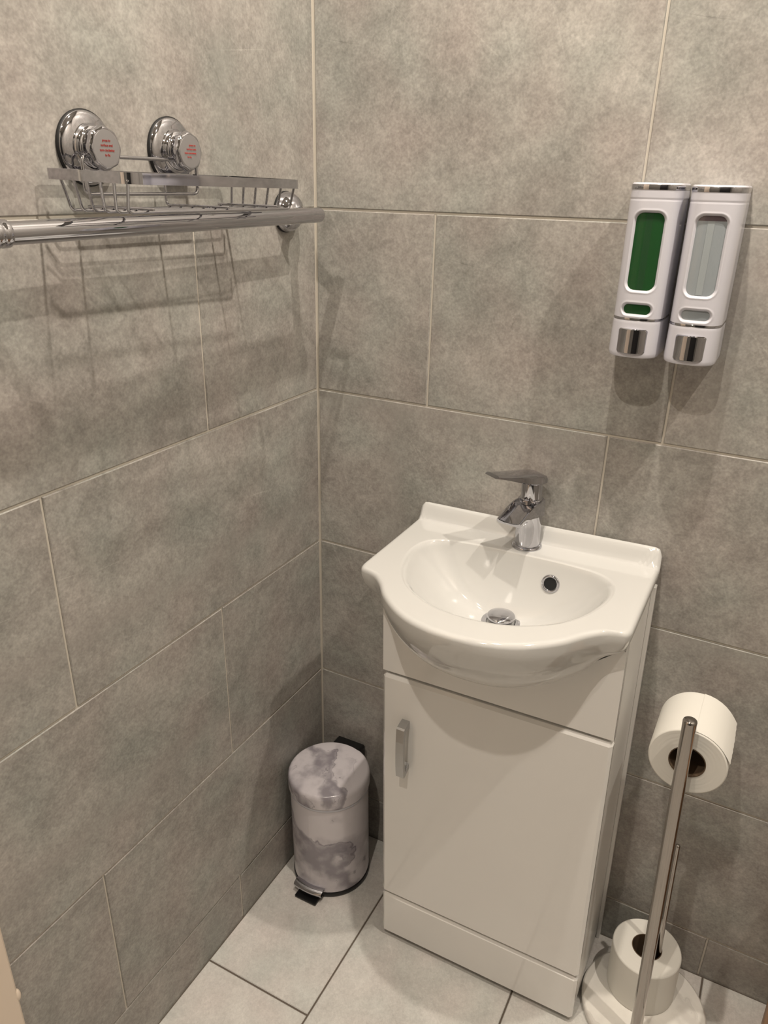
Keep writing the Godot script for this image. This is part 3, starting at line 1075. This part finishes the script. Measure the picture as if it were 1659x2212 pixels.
func build_shelf() -> void:
	# origin on the wall between the two suction cups
	var o := Vector3(0.0006, 1.372, 0.396)
	var t := thing("wire_shelf", "chrome wire shower shelf on two suction cups above the towel rail", "shelf", o)
	suction_cup(t, -0.001, 0.068, 1.0, true, ["press to", "surface and", "turn clockwise", "to fix"])
	suction_cup(t, 0.001, -0.0655, 1.0, true, ["press to", "surface and", "turn clockwise", "to fix"])
	# flat rim band: rounded rectangle
	var ymid := 1.3449 - o.y
	var zc := 0.387 - o.z
	var loop := PackedVector3Array()
	var corners := [Vector2(0.134, zc + 0.147), Vector2(0.134, zc - 0.147), Vector2(0.018, zc - 0.147), Vector2(0.018, zc + 0.147)]
	for k in 4:
		var p: Vector2 = corners[k]
		var a: Vector2 = (corners[(k + 3) % 4] - p).normalized()
		var b: Vector2 = (corners[(k + 1) % 4] - p).normalized()
		var r := 0.016 if k < 2 else 0.006
		for j in 9:
			var u := j / 8.0
			var q := (p + a * r) * (1 - u) * (1 - u) + p * 2.0 * u * (1 - u) + (p + b * r) * u * u
			loop.append(Vector3(q.x, ymid, q.y))
		var nxt: Vector2 = corners[(k + 1) % 4]
		for j in range(1, 6):
			var q := (p + b * r).lerp(nxt - b * 0.016, j / 6.0)
			loop.append(Vector3(q.x, ymid, q.y))
	var s := Shape.new()
	var strips := [[], [], [], []]
	for k in loop.size() + 1:
		var p := loop[k % loop.size()]
		var d := (loop[(k + 1) % loop.size()] - loop[(k - 1 + loop.size()) % loop.size()]).normalized()
		var out := d.cross(Vector3.UP) * 0.0011
		if out.dot(p - Vector3(0.07, ymid, zc)) < 0: out = -out
		var h := Vector3(0, 0.0052, 0)
		for q in 4: strips[q].append(sag(p + [out - h, out + h, -out + h, -out - h][q]))
	for q in 4:
		s.grid([PackedVector3Array(strips[q]), PackedVector3Array(strips[(q + 1) % 4])], false, false)
	obj("rim_band", s, M.chrome, t)
	# six wires bent into a U, side to side
	var yb := 1.3095 - o.y
	for k in 6:
		var xt := lerpf(0.028, 0.128, k / 5.0)
		var xb := lerpf(0.025, 0.106, k / 5.0)
		var pts := [sag(Vector3(xt, ymid - 0.002, zc + 0.1395 + 0.0055 * k / 5.0)), Vector3(xb, yb, zc + 0.127), Vector3(xb + 0.013 * k / 5.0, yb, zc - 0.140), sag(Vector3(xt, ymid - 0.002, zc - 0.1395))]
		s = Shape.new()
		s.tube(bend(pts, 0.006), 0.0016, 10)
		obj("basket_wire", s, M.chrome, t)
	# cross wires under them
	for k in 3:
		var z: float = zc + [0.100, -0.022, -0.118][k]
		var pts := [Vector3(0.0195, ymid, z), Vector3(0.0195, yb + 0.0031, z), Vector3(0.115, yb + 0.0031, z)]
		if k != 1: pts = [Vector3(0.021, yb + 0.0031, z), Vector3(0.07, yb + 0.0031, z), Vector3(0.115, yb + 0.0031, z)]
		s = Shape.new()
		s.tube(bend(pts, 0.006), 0.0016, 10)
		obj("cross_wire", s, M.chrome, t)
	# hanger frame clipped behind the knobs
	var hp := [Vector3(0.021, -0.009, 0.0), Vector3(0.021, -0.009, 0.093), Vector3(0.021, -0.047, 0.093), Vector3(0.021, -0.047, -0.088), Vector3(0.021, -0.009, -0.088), Vector3(0.021, -0.009, 0.0)]
	s = Shape.new()
	s.tube(bend(hp, 0.008), 0.0021, 12)
	obj("hanger", s, M.chrome, t)


# ------------------------------------------------------------------ pedal bin
func build_bin() -> void:
	var t := thing("pedal_bin", "small marble-patterned pedal bin in the corner beside the vanity", "bin", on_floor(0.0905, 0.1105))
	t.rotation.z = TILT
	var s := Shape.new()
	s.lathe([[Vector2(0.0795, 0.0), Vector2(0.081, 0.002), Vector2(0.081, 0.009), Vector2(0.0795, 0.011)]], Vector3.ZERO, Vector3.UP, 64)
	s.lathe([[Vector2(0.0, 0.0005), Vector2(0.0795, 0.0005)]], Vector3.ZERO, Vector3.UP, 64)
	obj("base_ring", s, M.black, t)
	# body with uv round the drum
	s = Shape.new()
	var rows: Array = []
	var uvs: Array = []
	for q in [[0.0785, 0.010], [0.0795, 0.014], [0.0795, 0.12], [0.0795, 0.226], [0.0785, 0.232]]:
		var row := PackedVector3Array()
		var uv := PackedVector2Array()
		for k in 73:
			var a := TAU * k / 72
			row.append(Vector3(sin(a) * q[0], q[1], cos(a) * q[0]))
			uv.append(Vector2(float(k) / 72 * 1.0 + 0.1, 1.0 - q[1] * 2.0))
		rows.append(row); uvs.append(uv)
	s.grid(rows, false, true, uvs)
	obj("drum", s, M.bin, t)
	s = Shape.new()
	s.lathe([[Vector2(0.0800, 0.226), Vector2(0.0812, 0.228), Vector2(0.0812, 0.231), Vector2(0.0800, 0.233)]], Vector3.ZERO, Vector3.UP, 64)
	obj("rim_ring", s, M.plastic, t)
	# lid: planar uv on top
	s = Shape.new()
	rows = []
	uvs = []
	for q in [[0.0815, 0.233], [0.0828, 0.236], [0.0828, 0.256], [0.0820, 0.2605], [0.0800, 0.2640], [0.0765, 0.2660], [0.06, 0.2685], [0.04, 0.2700], [0.02, 0.2706], [0.0002, 0.2708]]:
		var row := PackedVector3Array()
		var uv := PackedVector2Array()
		for k in 73:
			var a := TAU * k / 72
			var p := Vector3(sin(a) * q[0], q[1], cos(a) * q[0])
			row.append(p)
			var fl := 0.0828 + (0.264 - minf(q[1], 0.264))
			var rr: float = fl if q[1] < 0.262 else q[0]
			uv.append(Vector2(sin(a) * rr * 3.0 + 0.5, cos(a) * rr * 3.0 + 0.5))
		rows.append(row); uvs.append(uv)
	s.grid(rows, false, true, uvs)
	obj("lid", s, M.bin_lid, t)
	# hinge housing at the back
	s = Shape.new()
	s.box(Vector3(-0.034, 0.05, -0.0935), Vector3(0.028, 0.235, -0.074), 0.004)
	s.box(Vector3(-0.036, 0.235, -0.0985), Vector3(0.030, 0.2655, -0.070), 0.004)
	obj("hinge_housing", s, M.black, t)
	# pedal: black arm with a bright tread
	s = Shape.new()
	s.box(Vector3(-0.026, 0.0008, 0.07), Vector3(0.024, 0.0065, 0.1045), 0.0015)
	var arm := obj("pedal_arm", s, M.black, t)
	s = Shape.new()
	var rows2: Array = []
	for q in [[0.0245, 0.0790], [0.0265, 0.0840], [0.0262, 0.0895], [0.0235, 0.0950], [0.0195, 0.0972], [0.0165, 0.0970], [0.0175, 0.0945], [0.0215, 0.0920], [0.0238, 0.0885], [0.0240, 0.0845], [0.0225, 0.0800]]:
		var row := PackedVector3Array()
		for k in 9:
			var u := k / 8.0
			row.append(Vector3(lerpf(-0.035, 0.031, u), q[0], q[1] - 0.004 * pow(2.0 * u - 1.0, 2.0)))
		rows2.append(row)
	s.grid(rows2, false, true)
	obj("tread", s, M.chrome, arm)


# ------------------------------------------------------------------ toilet roll stand and rolls
func paper_roll(called: String, label: String, centre: Vector3, axis: Vector3, radius: float, hole: float, length: float, tail: bool) -> void:
	# centre: middle of the first end face; the roll runs along axis
	var t := thing(called, label, "toilet roll", centre)
	t.basis = Basis(Quaternion(Vector3.UP, axis.normalized()))
	var s := Shape.new()
	var L := length
	s.lathe([[Vector2(radius - 0.002, 0.0), Vector2(radius - 0.0004, 0.0008), Vector2(radius, 0.003), Vector2(radius, L * 0.5), Vector2(radius, L - 0.003), Vector2(radius - 0.0004, L - 0.0008), Vector2(radius - 0.002, L)]], Vector3.ZERO, Vector3.UP, 72)
	# slightly uneven wound end faces
	for e in [0.0, 1.0]:
		var rows: Array = []
		for q in 13:
			var r := lerpf(hole, radius - 0.002, q / 12.0)
			var row := PackedVector3Array()
			for k in 73:
				var a := TAU * k / 72
				var lift := 0.00016 * sin(q * 2.4 + a * 2.0) * (1.0 if q > 0 and q < 12 else 0.0)
				row.append(Vector3(cos(a) * r, L * e + lift, sin(a) * r))
			rows.append(row)
		s.grid(rows, false, e > 0.5)
	obj("paper", s, M.paper, t)
	s = Shape.new()
	s.lathe([[Vector2(hole, 0.0003), Vector2(hole, L - 0.0003)], [Vector2(hole - 0.0012, -0.0006), Vector2(hole - 0.0012, L + 0.0006)], [Vector2(hole, -0.0006), Vector2(hole - 0.0012, -0.0006)], [Vector2(hole, L + 0.0006), Vector2(hole - 0.0012, L + 0.0006)]], Vector3.ZERO, Vector3.UP, 48)
	obj("core", s, M.cardboard, t)
	if tail:
		# the loose end leaves the roll along a tangent; its torn edge is wavy
		s = Shape.new()
		var inv := t.basis.inverse()
		var right := inv * Vector3.RIGHT
		var up := inv * Vector3.UP
		var n := 30
		var rows: Array = []
		for side in [0.0, 0.0006]:
			for q in 12:
				var row := PackedVector3Array()
				for k in n + 1:
					var u := k / float(n)
					var a0 := deg_to_rad(42.0)
					var rad: float = radius + 0.0003 + side
					var p: Vector3
					if q < 6:
						var a := lerpf(deg_to_rad(88.0), a0, q / 5.0)
						p = (right * cos(a) + up * sin(a)) * rad
					else:
						var far := 0.0215 + 0.0005 * sin(u * 46.0) + 0.0022 * sin(u * 3.0 + 0.5)
						var f := (q - 5) / 6.0 * far
						var tang := right * sin(a0) - up * cos(a0)
						p = (right * cos(a0) + up * sin(a0)) * rad + tang * f - (right * cos(a0) + up * sin(a0)) * f * f * 5.0
					row.append(p + Vector3.UP * lerpf(0.0012, L - 0.0012, u))
				rows.append(row)
		s.grid(rows.slice(0, 12), false, false)
		s.grid(rows.slice(12, 24), false, true)
		s.grid([rows[11], rows[23]], false, false)
		obj("loose_end", s, M.paper, t)


func build_roll_stand() -> void:
	var b := on_floor(0.741, 0.116)
	var t := thing("toilet_roll_stand", "steel toilet roll stand with round white base beside the vanity", "toilet roll holder", b)
	t.rotation.z = TILT
	var inv := t.transform.affine_inverse()
	var s := Shape.new()
	var rows: Array = []
	var uvs: Array = []
	for q in [[0.0, 0.0], [0.1035, 0.0], [0.1055, 0.002], [0.1058, 0.010], [0.1050, 0.0138], [0.1020, 0.0158], [0.0002, 0.0162]]:
		var row := PackedVector3Array()
		var uv := PackedVector2Array()
		for k in 97:
			var a := TAU * k / 96
			row.append(Vector3(sin(a) * q[0], q[1], cos(a) * q[0]))
			uv.append(Vector2(0.5 + sin(a) * q[0] * 4.0, 0.5 + cos(a) * q[0] * 4.0))
		rows.append(row); uvs.append(uv)
	s.grid(rows.slice(1, 6), false, true, uvs.slice(1, 6))
	s.grid(rows.slice(5, 7), false, true, uvs.slice(5, 7))
	s.grid(rows.slice(0, 2), false, true, uvs.slice(0, 2))
	obj("base", s, M.slab, t)
	# the post leans a little
	var foot := Vector3(0.7385, 0.018, 0.186)
	var head := Vector3(0.7139, 0.681, 0.184)
	s = Shape.new()
	var f := inv * foot; var h := inv * head
	var d := (h - f).normalized()
	var ln := (h - f).length()
	s.lathe([[Vector2(0.0096, 0.0), Vector2(0.0096, ln * 0.5), Vector2(0.0096, ln - 0.003)], [Vector2(0.0096, ln - 0.003), Vector2(0.0090, ln - 0.0008), Vector2(0.0070, ln + 0.0006), Vector2(0.0, ln + 0.0010)]], f, d, 32)
	obj("post", s, M.steel, t)
	s = Shape.new()
	s.lathe([[Vector2(0.016, -0.003), Vector2(0.016, 0.001), Vector2(0.0098, 0.004)]], f, d, 32)
	obj("post_collar", s, M.steel, t)
	s = Shape.new()
	s.tube(PackedVector3Array([inv * Vector3(0.7165, 0.6085, 0.178), inv * Vector3(0.7165, 0.6085, 0.12), inv * Vector3(0.7175, 0.6085, 0.052)]), 0.0048, 16)
	obj("roll_arm", s, M.steel, t)
	s = Shape.new()
	s.tube(PackedVector3Array([inv * Vector3(0.7500, 0.018, 0.083), inv * Vector3(0.7425, 0.2, 0.083), inv * Vector3(0.7360, 0.364, 0.083)]), 0.0042, 16)
	obj("spare_rod", s, M.steel, t)
	# rolls
	var up := Vector3(-sin(TILT), cos(TILT), 0)
	paper_roll("toilet_roll", "spare toilet roll standing on the round white base", on_floor(0.7285, 0.083) + up * 0.0168, up, 0.058, 0.0255, 0.096, false)
	paper_roll("toilet_roll", "part-used toilet roll hanging on the arm of the stand", Vector3(0.7215, 0.5965, 0.1655), Vector3(0.012, 0.0, -1.0), 0.0535, 0.0253, 0.100, true)


func build_wood_box() -> void:
	var t := thing("wooden_box", "tan wooden box unit standing on the floor against the back wall", "cabinet", on_floor(0.9355, 0.006))
	t.rotation = Vector3(0, -deg_to_rad(8.5), TILT)
	var s := Shape.new()
	s.box(Vector3(0, 0, 0.0), Vector3(0.018, 0.42, 0.17), 0.0015)
	s.box(Vector3(0.322, 0, 0.045), Vector3(0.34, 0.42, 0.17), 0.0015)
	s.box(Vector3(0.0, 0.42, 0.047), Vector3(0.34, 0.438, 0.175), 0.0015)
	obj("frame", s, M.wood, t)
	s = Shape.new()
	s.box(Vector3(0.018, 0.01, 0.154), Vector3(0.322, 0.418, 0.172), 0.002)
	var d := obj("front_panel", s, M.wood, t)
	s = Shape.new()
	s.lathe([[Vector2(0.006, 0.0), Vector2(0.006, 0.012), Vector2(0.013, 0.016), Vector2(0.012, 0.024), Vector2(0.0, 0.026)]], Vector3(0.05, 0.3, 0.171), Vector3.BACK, 20)
	obj("knob", s, M.satin, d)


func _ready() -> void:
	# camera
	var cam := Camera3D.new()
	cam.name = "camera"
	cam.fov = 68.2452
	cam.near = 0.02
	cam.far = 20.0
	cam.transform = Transform3D(Basis(Vector3.UP, 0.48102867) * Basis(Vector3.RIGHT, -0.4120248) * Basis(Vector3.BACK, 0.02316646), Vector3(0.7239917, 1.3442826, 1.1201467))
	add_child(cam)
	cam.current = true
	# environment: a closed room, lit by its lamps only
	var we := WorldEnvironment.new()
	we.name = "environment"
	var env := Environment.new()
	env.background_mode = Environment.BG_COLOR
	env.background_color = Color(0, 0, 0)
	env.ambient_light_source = Environment.AMBIENT_SOURCE_DISABLED
	env.tonemap_mode = Environment.TONE_MAPPER_LINEAR
	env.tonemap_exposure = 0.585
	env.sdfgi_enabled = true
	env.ssao_enabled = true
	env.ssil_enabled = true
	we.environment = env
	add_child(we)
	make_materials()
	# three downlights
	downlight(0.48, 0.45, 2.45, "recessed ceiling downlight over the basin")
	downlight(1.24, 0.46, 2.5, "recessed ceiling downlight over the wooden box")
	downlight(0.42, 1.26, 1.9, "recessed ceiling downlight beside the painted door")
	build_room()
	build_vanity()
	build_basin()
	build_tap()
	build_bin()
	build_roll_stand()
	build_wood_box()
	build_rail()
	build_shelf()
	soap_dispenser(0.5418, 1.3487, "white wall soap dispenser filled with green soap", M.green, M.green_tube, 0.3)
	soap_dispenser(0.6145, 1.3475, "white wall soap dispenser filled with clear grey soap", M.clear_soap, M.clear_tube, 0.1745)
